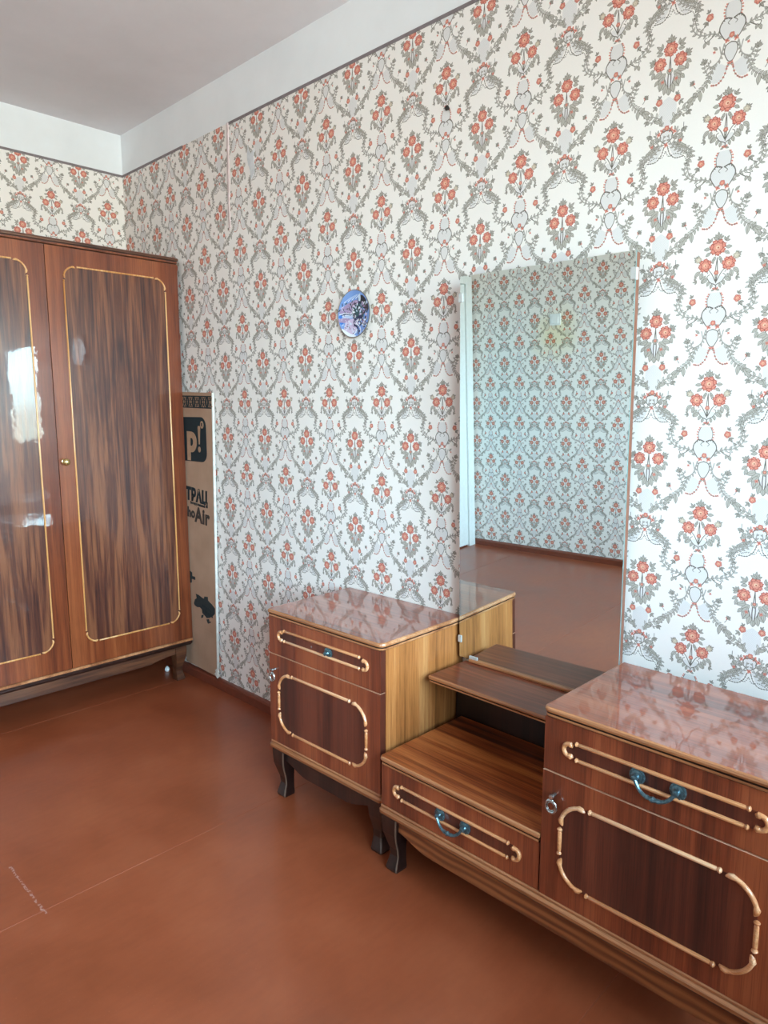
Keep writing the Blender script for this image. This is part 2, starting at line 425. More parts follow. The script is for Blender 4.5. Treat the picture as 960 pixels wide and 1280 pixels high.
def inset(out, d, z):
    """move a convex outline inwards by d"""
    n = len(out); R = []
    for i in range(n):
        p, a, b = Vector(out[i]), Vector(out[i - 1]), Vector(out[(i + 1) % n])
        e1, e2 = (p - a).normalized(), (b - p).normalized()
        n1, n2 = Vector((-e1.y, e1.x)), Vector((-e2.y, e2.x))
        k = (n1 + n2); k = k / max(.3, k.dot(n1)) if k.length > 1e-6 else n1
        q = p + k * d; R.append((q.x, q.y, z))
    return R
def rrect(x0, x1, y0, y1, r=(0, 0, 0, 0), n=5):
    """counter-clockwise rounded rectangle, radii at (x0y0, x1y0, x1y1, x0y1)"""
    out = []
    for (cx, cy, sx, sy, a0), rr in zip(((x0, y0, 1, 1, 180), (x1, y0, -1, 1, 270), (x1, y1, -1, -1, 0), (x0, y1, 1, -1, 90)), r):
        if rr <= 0: out.append((cx, cy)); continue
        for k in range(n + 1):
            a = math.radians(a0 + 90 * k / n); out.append((cx + sx * rr + rr * math.cos(a), cy + sy * rr + rr * math.sin(a)))
    return out
def slab(mb, outline, levels, mi):
    """levels: (z, inset); mi: one material index per band, the last also for the caps"""
    return mb.loft([inset(outline, d, z) for z, d in levels], mi)

def empty(name, loc=(0, 0, 0), rz=0.):
    o = bpy.data.objects.new(name, None); COL.objects.link(o); o.location = loc; o.rotation_euler = (0, 0, rz); o.empty_display_size = .1
    return o
def tag(o, label=None, cat=None, group=None, kind=None):
    for k, v in (('label', label), ('category', cat), ('group', group), ('kind', kind)):
        if v: o[k] = v
    return o
def struct(o): o['kind'] = 'structure'; return o
def image(name, arr):
    """numpy rows are top-down"""
    h, w = arr.shape[:2]; im = bpy.data.images.new(name, w, h)
    px = np.ones((h, w, 4), np.float32); px[..., :3] = arr[::-1]
    im.pixels.foreach_set(px.ravel()); im.update(); im.pack(); return im
def text_mesh(name, body, size, mat, parent, loc, align='RIGHT', bold=0., width=1., rot_y=0., depth=.0004):
    """flat lettering standing in the local XZ plane, facing -y"""
    cu = bpy.data.curves.new(name, 'FONT'); cu.body = body; cu.size = size; cu.align_x = align; cu.extrude = depth; cu.offset = bold; cu.space_character = 1.07
    to = bpy.data.objects.new(name, cu); COL.objects.link(to)
    dg = bpy.context.evaluated_depsgraph_get(); me = bpy.data.meshes.new_from_object(to.evaluated_get(dg))
    bpy.data.objects.remove(to); me.name = name
    c, s = math.cos(rot_y), math.sin(rot_y)
    for v in me.vertices:
        x, y, z = v.co.x * width, v.co.y, v.co.z
        v.co = (x * c + y * s, -z, -x * s + y * c)
    me.materials.clear(); me.materials.append(mat)
    o = bpy.data.objects.new(name, me); COL.objects.link(o); o.parent = parent; o.location = loc; return o
# ---------------------------------------------------------------- materials
def wallpaper_material():
    t = NT('wallpaper'); im = t.node('ShaderNodeTexImage'); im.image = image('wallpaper_pattern', paint_wallpaper()); im.interpolation = 'Cubic'
    uv = t.node('ShaderNodeTexCoord'); t.link(uv.outputs['UV'], im.inputs[0])
    n = t.noise(t.coords(), 1.3, 4); stain = t.ramp(n, [(.35, (.93, .90, .86, 1)), (.62, W1)])
    col = t.mix(.3, im.outputs[0], stain, 'MULTIPLY')
    # old damp stain round the light switch on the far wall
    tc = t.node('ShaderNodeTexCoord'); vm = t.node('ShaderNodeVectorMath', operation='DISTANCE'); t.link(tc.outputs['Object'], vm.inputs[0]); vm.inputs[1].default_value = (.735, -3.0, 1.60)
    dd = t.math('ADD', vm.outputs['Value'], t.math('MULTIPLY', t.math('SUBTRACT', t.noise(t.coords(), 9, 3), .5), .16))
    col = t.mix(t.ramp(dd, [(.06, (.8, .8, .8, 1)), (.22, (0, 0, 0, 1))]), col, (.93, .88, .62, 1), 'MULTIPLY')
    t.set(Base_Color=col, Roughness=.62, Specular_IOR_Level=.35)
    w = t.noise(t.coords(), 420, 2); t.bump(w, .18, .0006); return t.m
def floor_material():
    t = NT('brown_floor_paint'); v = t.coords()
    a = t.noise(v, 2.2, 6, .6); b = t.noise(t.coords(scale=(1, .25, 1)), 60, 4); sp = t.noise(v, 260, 2)
    c = t.ramp(a, [(.3, lin((130, 63, 36))), (.5, lin((145, 72, 43))), (.72, lin((158, 84, 53)))])
    c = t.mix(.35, c, t.ramp(b, [(.35, (.82, .8, .8, 1)), (.6, W1)]), 'MULTIPLY')
    c = t.mix(t.ramp(sp, [(.70, (0, 0, 0, 1)), (.76, (.5, .5, .5, 1))]), c, lin((178, 112, 84)))       # specks of dirt in the paint
    # pale scuff where something was dragged
    s = t.node('ShaderNodeSeparateXYZ'); tc = t.node('ShaderNodeTexCoord'); t.link(tc.outputs['Object'], s.inputs[0])
    wob = t.noise(v, 45, 3)
    d = t.math('ABSOLUTE', t.math('ADD', t.math('ADD', s.outputs[1], 1.10), t.math('MULTIPLY', t.math('SUBTRACT', wob, .5), .014)))
    inx = t.math('LESS_THAN', t.math('ABSOLUTE', t.math('SUBTRACT', s.outputs[0], 1.485)), .13)
    k = t.math('MULTIPLY', t.math('MULTIPLY', t.math('LESS_THAN', d, .0035), inx), t.math('GREATER_THAN', t.noise(v, 90, 2), .50))
    c = t.mix(t.math('MULTIPLY', k, .55), c, lin((190, 150, 140)))
    r = t.ramp(a, [(.3, (.30, .30, .30, 1)), (.7, (.42, .42, .42, 1))])
    t.set(Base_Color=c, Roughness=r, Specular_IOR_Level=.5, Coat_Weight=.25, Coat_Roughness=.16)
    h = t.math('ADD', t.math('MULTIPLY', b, .4), t.math('MULTIPLY', a, .8)); t.bump(h, .22, .003); return t.m
def paint(name, rgb, rough=.75, spec=.3):
    t = NT(name); a = t.noise(t.coords(), 3.5, 6, .6); c = lin(rgb)
    t.set(Base_Color=t.ramp(a, [(.3, tuple(x * .93 for x in c[:3]) + (1,)), (.65, c)]), Roughness=rough, Specular_IOR_Level=spec)
    t.bump(t.noise(t.coords(), 60, 5), .12, .002); return t.m
def pane_material():
    """thin window glass: mostly clear, mirror-like at a slant"""
    t = NT('window_glass'); tr = t.node('ShaderNodeBsdfTransparent'); tr.inputs[0].default_value = (.93, .97, .97, 1)
    gl = t.node('ShaderNodeBsdfGlossy'); gl.inputs['Roughness'].default_value = .02
    fr = t.node('ShaderNodeFresnel'); fr.inputs[0].default_value = 1.45; mx = t.node('ShaderNodeMixShader')
    t.link(fr.outputs[0], mx.inputs[0]); t.link(tr.outputs[0], mx.inputs[1]); t.link(gl.outputs[0], mx.inputs[2]); t.link(mx.outputs[0], t.out.inputs[0]); return t.m
def flame(name, dark, mid, light):
    """flat-sawn board: tall pointed growth-ring figure"""
    t = NT(name); v = t.coords(scale=(.30, 1, 1.5)); w = t.node('ShaderNodeTexWave', wave_type='RINGS', rings_direction='X', wave_profile='SIN')
    w.inputs['Scale'].default_value = 9; w.inputs['Distortion'].default_value = 7; w.inputs['Detail'].default_value = 2; w.inputs['Detail Scale'].default_value = 1.1
    t.link(v, w.inputs['Vector']); n = t.noise(t.coords(scale=(.05, 1, 1)), 120, 4)
    f = t.math('ADD', t.math('MULTIPLY', w.outputs['Fac'], .45), t.math('MULTIPLY', n, .55))
    t.set(Base_Color=t.ramp(f, [(.22, lin(dark)), (.45, lin(mid)), (.75, lin(light))]), Roughness=.4, Coat_Weight=.3, Coat_Roughness=.15); return t.m
MT = {}
MT['paper'] = wallpaper_material(); MT['floor'] = floor_material()
MT['plaster'] = paint('whitewash', (242, 245, 248)); MT['ceiling'] = paint('ceiling_whitewash', (226, 222, 226))
MT['skirting'] = plain('skirting_paint', (122, 62, 44), .4, coat=.3)
MT['white'] = plain('white_gloss_paint', (238, 242, 242), .35, coat=.3, var=.02)
MT['border'] = plain('paper_border', (134, 124, 127), .7)
MT['pane'] = pane_material()
t = NT('frosted_glass'); t.set(Base_Color=lin((122, 204, 224)), Roughness=.18, Coat_Weight=1., Coat_Roughness=.05); MT['frosted'] = t.m  # cyan base colour stands in for sky light on the pane
# furniture
MT['front'] = wood('mahogany_front', (88, 37, 21), (132, 62, 36), (160, 84, 50), 'Z', rough=.34, coat=.5, coat_rough=.12)
MT['inlay'] = wood('dark_mahogany_inlay', (48, 20, 15), (84, 38, 27), (112, 55, 37), 'Z', rough=.34, coat=.5, coat_rough=.12)
MT['top'] = wood('polished_mahogany_top', (92, 38, 26), (138, 66, 44), (160, 86, 58), 'X', rough=.3, coat=1., coat_rough=.008, wavy=.00015, coat_ior=1.9)
MT['top_plain'] = wood('worn_mahogany_top', (78, 32, 15), (148, 72, 34), (186, 108, 56), 'X', rough=.42, coat=.2, coat_rough=.16, contrast=1.35)
MT['lip'] = wood('worn_lip_wood', (132, 76, 44), (178, 116, 74), (202, 146, 104), 'X', rough=.35, coat=.3)
MT['groove'] = plain('groove_wood', (62, 34, 24), .5)
MT['side'] = wood('pale_oak_veneer', (132, 78, 38), (176, 110, 58), (198, 138, 84), 'Z', rough=.4, coat=.35, coat_rough=.15, band=(14, 110))
MT['edge'] = plain('dark_board_edge', (84, 40, 28), .35, coat=.3)
MT['apron'] = flame('figured_apron_wood', (96, 50, 28), (126, 70, 38), (156, 96, 56))
MT['shelf'] = wood('reddish_shelf_wood', (96, 44, 28), (136, 68, 44), (156, 88, 60), 'X', rough=.38, coat=.4, coat_rough=.12)
MT['w_apron'] = wood('wardrobe_apron_wood', (54, 30, 22), (84, 50, 34), (112, 70, 46), 'Y', rough=.4, coat=.3, coat_rough=.15, figure=1.5, stretch=.12)
MT['dark'] = wood('dark_stained_wood', (26, 13, 11), (44, 22, 17), (62, 34, 25), 'Z', rough=.35, coat=.3, coat_rough=.15)
MT['worn'] = plain('rubbed_bare_edge', (92, 68, 54), .5)
MT['maple'] = wood('pale_maple_moulding', (192, 122, 72), (222, 156, 106), (238, 190, 148), 'X', rough=.28, coat=.6, band=(20, 120))
MT['litedge'] = plain('painted_lit_edge', (222, 170, 138), .4)
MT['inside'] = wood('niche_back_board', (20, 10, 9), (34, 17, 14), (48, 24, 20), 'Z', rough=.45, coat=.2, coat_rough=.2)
MT['w_front'] = wood('wardrobe_mahogany', (88, 38, 20), (124, 60, 31), (148, 80, 44), 'Z', rough=.3, coat=.8, coat_rough=.02, wavy=.0007, band=(10, 70))
MT['w_panel'] = wood('book_matched_veneer', (58, 30, 27), (92, 51, 37), (128, 78, 52), 'Z', rough=.3, coat=.8, coat_rough=.02, wavy=.0007, band=(24, 90), mirror_axis=('Y', 0.), contrast=1.2, stretch=.07, figure=.6)
MT['w_maple'] = wood('gold_maple_moulding', (178, 112, 54), (212, 150, 86), (232, 184, 128), 'Z', rough=.3, coat=.5, band=(20, 120))
MT['bronze'] = plain('blued_metal', (100, 130, 140), .32, metal=.75, var=.15, nscale=220)
MT['steel'] = plain('bright_metal', (190, 192, 190), .22, metal=.95, var=.05)
MT['brass'] = plain('brass_knob', (214, 188, 128), .2, metal=.9, var=.05)
t = NT('mirror_silver'); t.set(Base_Color=(.77, .85, .845, 1), Metallic=1., Roughness=.004); MT['mirror'] = t.m
t = NT('glass_edge'); t.set(Base_Color=lin((96, 130, 128)), Roughness=.15, Coat_Weight=.6); MT['glassedge'] = t.m
MT['board'] = plain('mirror_board', (118, 74, 56), .5)
def card():
    t = NT('corrugated_card'); n = t.noise(t.coords(scale=(1, 1, .05)), 160, 3); m = t.noise(t.coords(), 7, 4)
    c = t.ramp(m, [(.3, lin((170, 136, 112))), (.7, lin((186, 152, 128)))])
    t.set(Base_Color=t.mix(.2, c, t.ramp(n, [(.4, (.85, .85, .85, 1)), (.6, W1)]), 'MULTIPLY'), Roughness=.85, Specular_IOR_Level=.2); t.bump(n, .15, .001); return t.m
MT['card'] = card()
MT['cardedge'] = plain('torn_card_edge', (216, 212, 204), .9)
MT['ink'] = plain('dark_print', (14, 34, 40), .7); MT['ink2'] = plain('grey_print', (62, 52, 48), .7); MT['ink3'] = plain('map_print', (38, 48, 50), .7)
MT['cardprint'] = plain('bare_card_in_print', (176, 138, 110), .85)
MT['torn'] = plain('bare_plaster', (222, 224, 228), .85); MT['pinkstrip'] = plain('folded_paper_strip', (214, 196, 196), .8)
MT['black'] = plain('dark_hole', (30, 26, 24), .8)
MT['clip'] = plain('pale_metal_clip', (205, 206, 204), .3, metal=.25, var=.03)
# ---------------------------------------------------------------- the room
T = .12
PA, PZ = 2.3463, 2.0245             # a bouquet axis and the height of its top flower on the long wall
def paper_sheet(parent, rects, axis0, normal):
    """wallpaper glued on a wall, pattern scaled in metres; rects are (s0, s1, z0, z1) along the wall"""
    vs, fs, uv = [], [], []
    for s0, s1, z0, z1 in rects:
        o = len(vs)
        for s, z in ((s0, z0), (s1, z0), (s1, z1), (s0, z1)):
            vs.append(normal(s, z)); uv.append(((s - axis0) / (TILE_W / 1000) + .25, (z - PZ) / (TILE_H / 1000) + 1 - 40. / TILE_H))
        fs.append((o, o + 1, o + 2, o + 3))
    me = bpy.data.meshes.new('wallpaper'); me.from_pydata(vs, [], fs); me.update(); me.materials.append(MT['paper'])
    L = me.uv_layers.new(name='UVMap')
    for lp in me.loops: L.data[lp.index].uv = uv[lp.vertex_index]
    ob = bpy.data.objects.new('wallpaper', me); COL.objects.link(ob); ob.parent = parent
    so = ob.modifiers.new('thickness', 'SOLIDIFY'); so.thickness = .0008; so.offset = -1
    return ob
ZB = 2.3225
wr_ = struct(MB().box(-T, ROOM_X + T, 0, T, 0, ROOM_Z).build('wall_right', MT['plaster']))
paper_sheet(wr_, [(0, ROOM_X, .0455, ZB)], PA, lambda s, z: (s, -.001, z))
wb_ = struct(MB().box(-T, 0, ROOM_Y, 0, 0, ROOM_Z).build('wall_back', MT['plaster']))
paper_sheet(wb_, [(-2.05, 0, .0455, ZB), (-2.985, -2.98, .0455, ZB), (-2.98, -2.05, 2.075, ZB)], -.2075, lambda s, z: (.001, s, z))
wl_ = struct(MB().box(-T, ROOM_X + T, ROOM_Y - T, ROOM_Y, 0, ROOM_Z).build('wall_left', MT['plaster']))
paper_sheet(wl_, [(0, ROOM_X, .0455, ZB)], .3156, lambda s, z: (ROOM_X - (ROOM_X - s), ROOM_Y + .001, z))
# wall with the window and the balcony door
f = MB(); ys = [ROOM_Y, OPEN[1][0], OPEN[1][1], OPEN[0][0], OPEN[0][1], 0.]
x0, x1 = ROOM_X, ROOM_X + .14
for i in (0, 2, 4): f.box(x0, x1, ys[i], ys[i + 1], 0, ROOM_Z)
f.box(x0, x1, OPEN[1][0], OPEN[1][1], 0, OPEN[1][2]); f.box(x0, x1, OPEN[1][0], OPEN[1][1], OPEN[1][3], ROOM_Z); f.box(x0, x1, OPEN[0][0], OPEN[0][1], OPEN[0][3], ROOM_Z); f.box(x0, x1, OPEN[0][0], OPEN[0][1], 0, OPEN[0][2])
wf_ = struct(f.build('wall_front', MT['plaster'], fix=False))
paper_sheet(wf_, [(ys[0], ys[1], .0455, ZB), (ys[2], ys[3], .0455, ZB), (ys[4], 0, .0455, ZB), (ys[1], ys[2], .0455, OPEN[1][2]), (ys[1], ys[2], OPEN[1][3], ZB), (ys[3], ys[4], OPEN[0][3], ZB)], -.2, lambda s, z: (ROOM_X - .001, s, z))
struct(MB().box(-T, ROOM_X + T, ROOM_Y - T, T, ROOM_Z, ROOM_Z + T).build('ceiling', MT['ceiling']))
fl = struct(MB().box(-T, ROOM_X + T, ROOM_Y - T, T, -.12, -.006).build('floor', MT['skirting']))
sx = [0, .482, 1.600, 2.720, ROOM_X]
for a, b in zip(sx[:-1], sx[1:]):
    MB().box(a, b, ROOM_Y, 0, -.006, 0, ch=.0009).build('floor_sheet', MT['floor'], fl)
# skirting, with a rounded top
def skirt(name, p0, p1, nx, ny):
    prof = [(0, 0), (.020, 0), (.020, .034), (.016, .042), (.009, .0455), (0, .0455)]
    mb = MB(); mb.loft([[(p[0] + nx * d, p[1] + ny * d, z) for d, z in prof] for p in (p0, p1)])
    struct(mb.build(name, MT['skirting']))
skirt('baseboard_right', (0, 0), (ROOM_X, 0), 0, -1); skirt('baseboard_left', (0, ROOM_Y), (ROOM_X, ROOM_Y), 0, 1)
skirt('baseboard_back', (0, ROOM_Y + .02), (0, -.02), 1, 0); skirt('baseboard_front', (ROOM_X, ROOM_Y + .02), (ROOM_X, OPEN[0][0] - .04), -1, 0)
# narrow paper border along the top of the wallpaper
def border(name, *boxes):
    mb = MB()
    for b in boxes: mb.box(*b)
    struct(mb.build(name, MT['border'], fix=False))
border('trim_1', (.001, .548, -.0028, -.0012, ZB - .009, ZB + .001)); border('trim_2', (.884, ROOM_X, -.0028, -.0012, ZB - .008, ZB + .002))
border('trim_3', (.0012, .0028, ROOM_Y, -.003, ZB - .009, ZB + .001)); border('trim_4', (0.003, ROOM_X, ROOM_Y + .0012, ROOM_Y + .0028, ZB - .012, ZB + .001))
# damage on the long wall: a loose folded strip, torn paper, a nail hole
MB().loft([[(x + dx, y, z) for x, y in ((.0, -.001), (.004, -.006), (.012, -.005), (.014, -.001))] for z, dx in ((ZB, .876), (2.15, .871), (1.99, .868), (1.94, .872))]).build('loose_paper_strip', MT['pinkstrip'], wr_)
MB().prism([(1.004, 2.17), (1.010, 2.215), (1.014, 2.20), (1.024, 2.178), (1.040, 2.186), (1.049, 2.19), (1.045, 2.165), (1.050, 2.13), (1.046, 2.105), (1.024, 2.085), (1.022, 2.12), (1.010, 2.145)][::-1], -.0012, -.0026).build('torn_paper_patch', MT['torn'], wr_)
n_ = MB().lathe([(.004, .0), (.004, -.006), (.0075, -.007), (.006, -.0095), (.0, -.010)], (0, 0, 0), 'Y', 10).build('nail', MT['black']); n_.location = (1.9727, -.0012, 2.075)
tag(n_, 'small dark nail head high on the patterned wall above the plate', 'nail')

# white glazed door seen in the mirror
d_ = struct(MB().box(.0, .045, -2.975, -2.90, .0, 2.065).box(.0, .045, -2.90, -2.13, 2.01, 2.065).box(.0, .045, -2.13, -2.055, .0, 2.065).build('door_1', MT['white'], fix=False))
lf = MB(); lf.box(.002, .034, -2.895, -2.80, .012, 2.005).box(.002, .034, -2.235, -2.135, .012, 2.005).box(.002, .034, -2.80, -2.235, 1.81, 2.005).box(.002, .034, -2.80, -2.235, .012, .60)
lf.box(.034, .04, -2.72, -2.315, .12, .50, ch=.003)
leaf_ = lf.build('door_leaf', MT['white'], d_, fix=False)
pn = MB().box(.010, .018, -2.80, -2.235, .60, 1.81).build('door_pane', MT['frosted'], leaf_)
bd = MB()
for a in ((-2.80, -2.787, .60, 1.81), (-2.248, -2.235, .60, 1.81), (-2.787, -2.248, .60, .613), (-2.787, -2.248, 1.797, 1.81)): bd.box(.018, .036, *a)
bd.build('glazing_bead', MT['white'], leaf_, fix=False)
h = MB(); h.box(.034, .039, -2.205, -2.165, .92, 1.10, ch=.002); h.tube([(.039, -2.185, 1.03), (.075, -2.185, 1.03), (.082, -2.20, 1.03), (.080, -2.30, 1.028)], .008, 10)
h.build('door_handle', MT['steel'], leaf_)

# window and balcony door behind the camera: they light the room and show in the lacquer
def casement(name, y0, y1, z0, z1, mull, solid=None, low=None):
    X = ROOM_X + .045; fr = MB()
    fr.box(X, X + .06, y0, y0 + .06, z0, z1).box(X, X + .06, y1 - .06, y1, z0, z1).box(X, X + .06, y0 + .06, y1 - .06, z0, z0 + .06).box(X, X + .06, y0 + .06, y1 - .06, z1 - .06, z1)
    ob = struct(fr.build(name, MT['white'], fix=False))
    cols = [y0 + .06] + list(mull) + [y1 - .06]
    for m in mull: MB().box(X, X + .06, m - .035, m + .035, z0 + .06, z1 - .06).build('window_post', MT['white'], ob)
    zz = z0 + .06
    if solid:
        for a, b in ((z0 + .06, low[0]), (low[1], solid)): MB().box(X + .01, X + .05, y0 + .06, y1 - .06, a, b, ch=.004).build('door_panel', MT['white'], ob)
        MB().box(X + .028, X + .032, y0 + .06, y1 - .06, low[0], low[1]).build('window_pane', MT['pane'], ob); zz = solid
    for a, b in zip(cols[:-1], cols[1:]):
        a2 = a + (.035 if a in mull else 0); b2 = b - (.035 if b in mull else 0)
        MB().box(X + .028, X + .032, a2, b2, zz, z1 - .06).build('window_pane', MT['pane'], ob)
    return ob
wi = casement('window_1', *OPEN[1], [-1.775])
MB().box(ROOM_X - .14, ROOM_X + .04, OPEN[1][0] - .05, OPEN[1][1] + .05, OPEN[1][2] - .03, OPEN[1][2], ch=.006).build('window_sill', MT['white'], wi)
bd_ = casement('door_2', *OPEN[0], [], solid=.93, low=(.24, .38))
h = MB(); h.tube([(ROOM_X + .045, -.95, 1.05), (ROOM_X + .0, -.95, 1.05), (ROOM_X - .005, -.94, 1.05), (ROOM_X - .005, -.85, 1.05)], .009, 8); h.build('door_handle', MT['steel'], bd_)

# light switch on the opposite wall
sw = empty('light_switch', (.7375, ROOM_Y + .0018, 1.699)); tag(sw, 'white square light switch on the far papered wall, seen in the mirror', 'light switch')
MB().box(-.041, .041, 0, .010, -.039, .039, ch=.004).build('base_plate', MT['white'], sw)
MB().loft([[(-.028, .010, -.028), (.028, .010, -.028), (.028, .010, .028), (-.028, .010, .028)], [(-.026, .017, -.026), (.026, .017, -.026), (.026, .013, .026), (-.026, .013, .026)]]).build('rocker', MT['white'], sw)
# ---------------------------------------------------------------- furniture helpers (local frame: x along the front, y to the wall, z up)
def rod_part(p0, p1, r, mat, parent, nrm, name='moulding_rod'):
    """half-sunk turned rod that ends in a bead"""
    P0, P1 = Vector(p0), Vector(p1); L = (P1 - P0).length; b = r * 1.9
    st = [(0, .2), (b * .12, .8), (b * .4, 1.28), (b * .75, 1.1), (b, .72), (b * 1.25, .95), (L * .5, 1.0)]
    st = st + [(L - s, k) for s, k in st[:-1][::-1]]
    return MB().tube([P0 + (P1 - P0) * (s / L) for s, _ in st], [r * k for _, k in st], 10, nrm=nrm).build(name, mat, parent)
def curve_part(pts, r, mat, parent, nrm, name):
    n = len(pts); rr = []
    for i in range(n):
        e = min(i, n - 1 - i); rr.append(r * (.35, 1.15, 1.30, .95)[e] if e < 4 else r)
    return MB().tube(pts, rr, 10, nrm=nrm).build(name, mat, parent)
def ornament_rect(a0, a1, b0, b1, rad, r, F, mat, parent, nrm, gap, bow=1.0):
    """rods on four sides and quarter rounds in the corners; F maps (a, b) to a point"""
    g = gap
    rod_part(F(a0 + rad + g, b1), F(a1 - rad - g, b1), r, mat, parent, nrm); rod_part(F(a0 + rad + g, b0), F(a1 - rad - g, b0), r, mat, parent, nrm)
    rod_part(F(a0, b0 + rad + g), F(a0, b1 - rad - g), r, mat, parent, nrm); rod_part(F(a1, b0 + rad + g), F(a1, b1 - rad - g), r, mat, parent, nrm)
    for cx, cy, s0 in ((a0 + rad, b0 + rad, 180), (a1 - rad, b0 + rad, 270), (a1 - rad, b1 - rad, 0), (a0 + rad, b1 - rad, 90)):
        pts = []
        for k in range(15):
            a = math.radians(s0 + 90 * k / 14); q = 1.0
            if k in (0, 14): q = .90
            if k in (1, 13): q = .96
            pts.append(F(cx + math.cos(a) * rad * q, cy + math.sin(a) * rad * q))
        curve_part(pts, r, mat, parent, nrm, 'moulding_corner')
def scroll_part(cx, cz, R, side, r, F, mat, parent, nrm):
    """C-shaped end scroll; side = +1 opens to the right"""
    pts = []
    for k in range(17):
        a = math.radians(48 + (312 - 48) * k / 16); q = R * (.72 if k in (0, 16) else .88 if k in (1, 15) else 1)
        pts.append(F(cx + side * math.cos(a) * q, cz + math.sin(a) * q * 1.05))
    curve_part(pts, r, mat, parent, nrm, 'moulding_scroll')
def inlay(parent, outline, y, mat, plane='XZ'):
    return MB().prism(outline, y, y - .0006 if plane == 'XZ' else y + .0006, plane=plane).build('inlay_panel', mat, parent)
NY = (0, -1, 0)
def drawer_front(root, u0, u1, z0, z1, zc, zt, zb, handles, top_pale=False):
    o = MB().box(u0, u1, 0, .018, z0, z1, [0, 0, 0, 0, 1, 1]).build('drawer', [MT['front'], MT['edge']], root, fix=False)
    F = lambda a, b: (a, -.0015, b)
    w = u1 - u0; a0, a1 = u0 + .0485, u1 - .0505; rr = (zt - zb) / 2
    inlay(o, rrect(a0, a1, zb, zt, (rr,) * 4), 0, MT['inlay'])
    rod_part(F(u0 + .072, zt), F(u1 - .077, zt), .0043, MT['maple'], o, NY); rod_part(F(u0 + .073, zb), F(u1 - .078, zb), .0043, MT['maple'], o, NY)
    scroll_part(u0 + .060, zc, .0125, 1, .0050, F, MT['maple'], o, NY); scroll_part(u1 - .062, zc, .0125, -1, .0050, F, MT['maple'], o, NY)
    for kind, hu in handles: bail(o, hu, zc, kind)
    return o
def rosette(mb, u, z, K=1.16):
    mb.lathe([(r * K, h) for r, h in ((.0135, 0), (.0140, -.002), (.0120, -.0035), (.0105, -.003), (.0085, -.0045), (.0050, -.005), (.0036, -.009), (.0050, -.0125), (.0048, -.016), (.0, -.0185))], (u, 0, z), 'Y', 20)
    for k in range(10):
        a = k * math.pi / 5; mb.lathe([(.0024, -.002), (.002, -.0042), (0, -.0048)], (u + math.cos(a) * .0115 * K, 0, z + math.sin(a) * .0115 * K), 'Y', 6)
def bail(parent, u, z, kind):
    if kind == 'knob':
        mb = MB(); rosette(mb, u, z); mb.build('knob_rosette', MT['bronze'], parent); return
    if kind == 'hole':
        MB().lathe([(.0032, 0), (.0032, -.0012), (.0, -.0014)], (u, -.0002, z), 'Y', 10).build('bare_screw', MT['steel'], parent); return
    mb = MB(); H = .0392
    rosette(mb, u - H, z); rosette(mb, u + H, z)
    pts, rr = [], []
    for k in range(25):
        s = -1 + 2 * k / 24; x = H * (1 - abs(s) ** 2.6 * .02) * s / (1)
        zz = -.023 * (1 - abs(s) ** 3.2); y = -.0145 - .005 * (1 - s * s)
        pts.append((u + H * .97 * s, y, z - .002 + zz * 1.0)); rr.append(.0038 + .0026 * math.exp(-(s / .10) ** 2) + .0014 * math.exp(-((abs(s) - .28) / .06) ** 2))
    mb.tube(pts, rr, 8); mb.build('bail_handle', MT['bronze'], parent)
def lock_key(parent, u, z):
    mb = MB(); mb.lathe([(.0065, 0), (.0068, -.0015), (.004, -.002), (.0036, -.013), (.0055, -.015), (.005, -.020), (.0, -.021)], (u, 0, z), 'Y', 14)
    cz = z - .021
    for R, r in ((.0135, .0026), (.0095, .0012)):
        pts = [(u + math.cos(a) * R * .86, -.0175, cz + math.sin(a) * R) for a in (2 * math.pi * k / 24 for k in range(25))]
        mb.tube(pts, r, 8, cap=False)
    for k in range(9):
        a = math.radians(200 + 140 * k / 8); mb.lathe([(.0022, -.0195), (.0022, -.0155)], (u + math.cos(a) * .0125, 0, cz + math.sin(a) * .0145), 'Y', 6)
    mb.build('lock_key', MT['steel'], parent)
def cabinet_door(root, u0, u1, z0, z1):
    # light on the door's top edge is painted in with a pale colour
    o = MB().box(u0, u1, -.0022, .018, z0, z1, [0, 2, 0, 0, 1, 1]).build('door', [MT['front'], MT['edge'], MT['litedge']], root, fix=False)
    F = lambda a, b: (a, -.0036, b)
    a0, a1, b0, b1 = u0 + .0465, u1 - .0535, .2405, .4275
    inlay(o, rrect(a0, a1, b0, b1, (.056,) * 4, 8), -.0022, MT['inlay'])
    ornament_rect(a0, a1, b0, b1, .056, .0047, F, MT['maple'], o, NY, .006)
    lock_key(o, u0 + .031, .434)
    return o
def leg_part(root, x, y, dx, dy, h, s=1., mats=None, name='leg'):
    """S-curved leg; dx, dy point to the outside corner; (x, y) is that corner at the top"""
    st = [(h, .000, .056), (h - .022, .000, .055), (.112 * s, .002, .051), (.090 * s, .008, .042), (.066 * s, .015, .034), (.044 * s, .017, .032), (.024 * s, .012, .037), (.007, .008, .042), (0, .010, .039)]
    mb = MB(); rings = []
    for z, off, w in st:
        c = .0035
        q = [(off + c, off), (off + w - .003, off), (off + w, off + .003), (off + w, off + w), (off, off + w), (off, off + c)]
        rings.append([(x - dx * a, y - dy * b, z) for a, b in q])
    n = len(rings[0]); fs, ms = [], []
    for k in range(len(rings) - 1):
        for i in range(n):
            fs.append((k * n + i, k * n + (i + 1) % n, (k + 1) * n + (i + 1) % n, (k + 1) * n + i)); ms.append(1 if i in (n - 1, 1) else 0)
    mb.add([p for r in rings for p in r], fs, ms); mb.add(rings[0], [tuple(range(n))], 0); mb.add(rings[-1], [tuple(range(n))], 0)
    return mb.build(name, mats or [MT['dark'], MT['worn']], root)
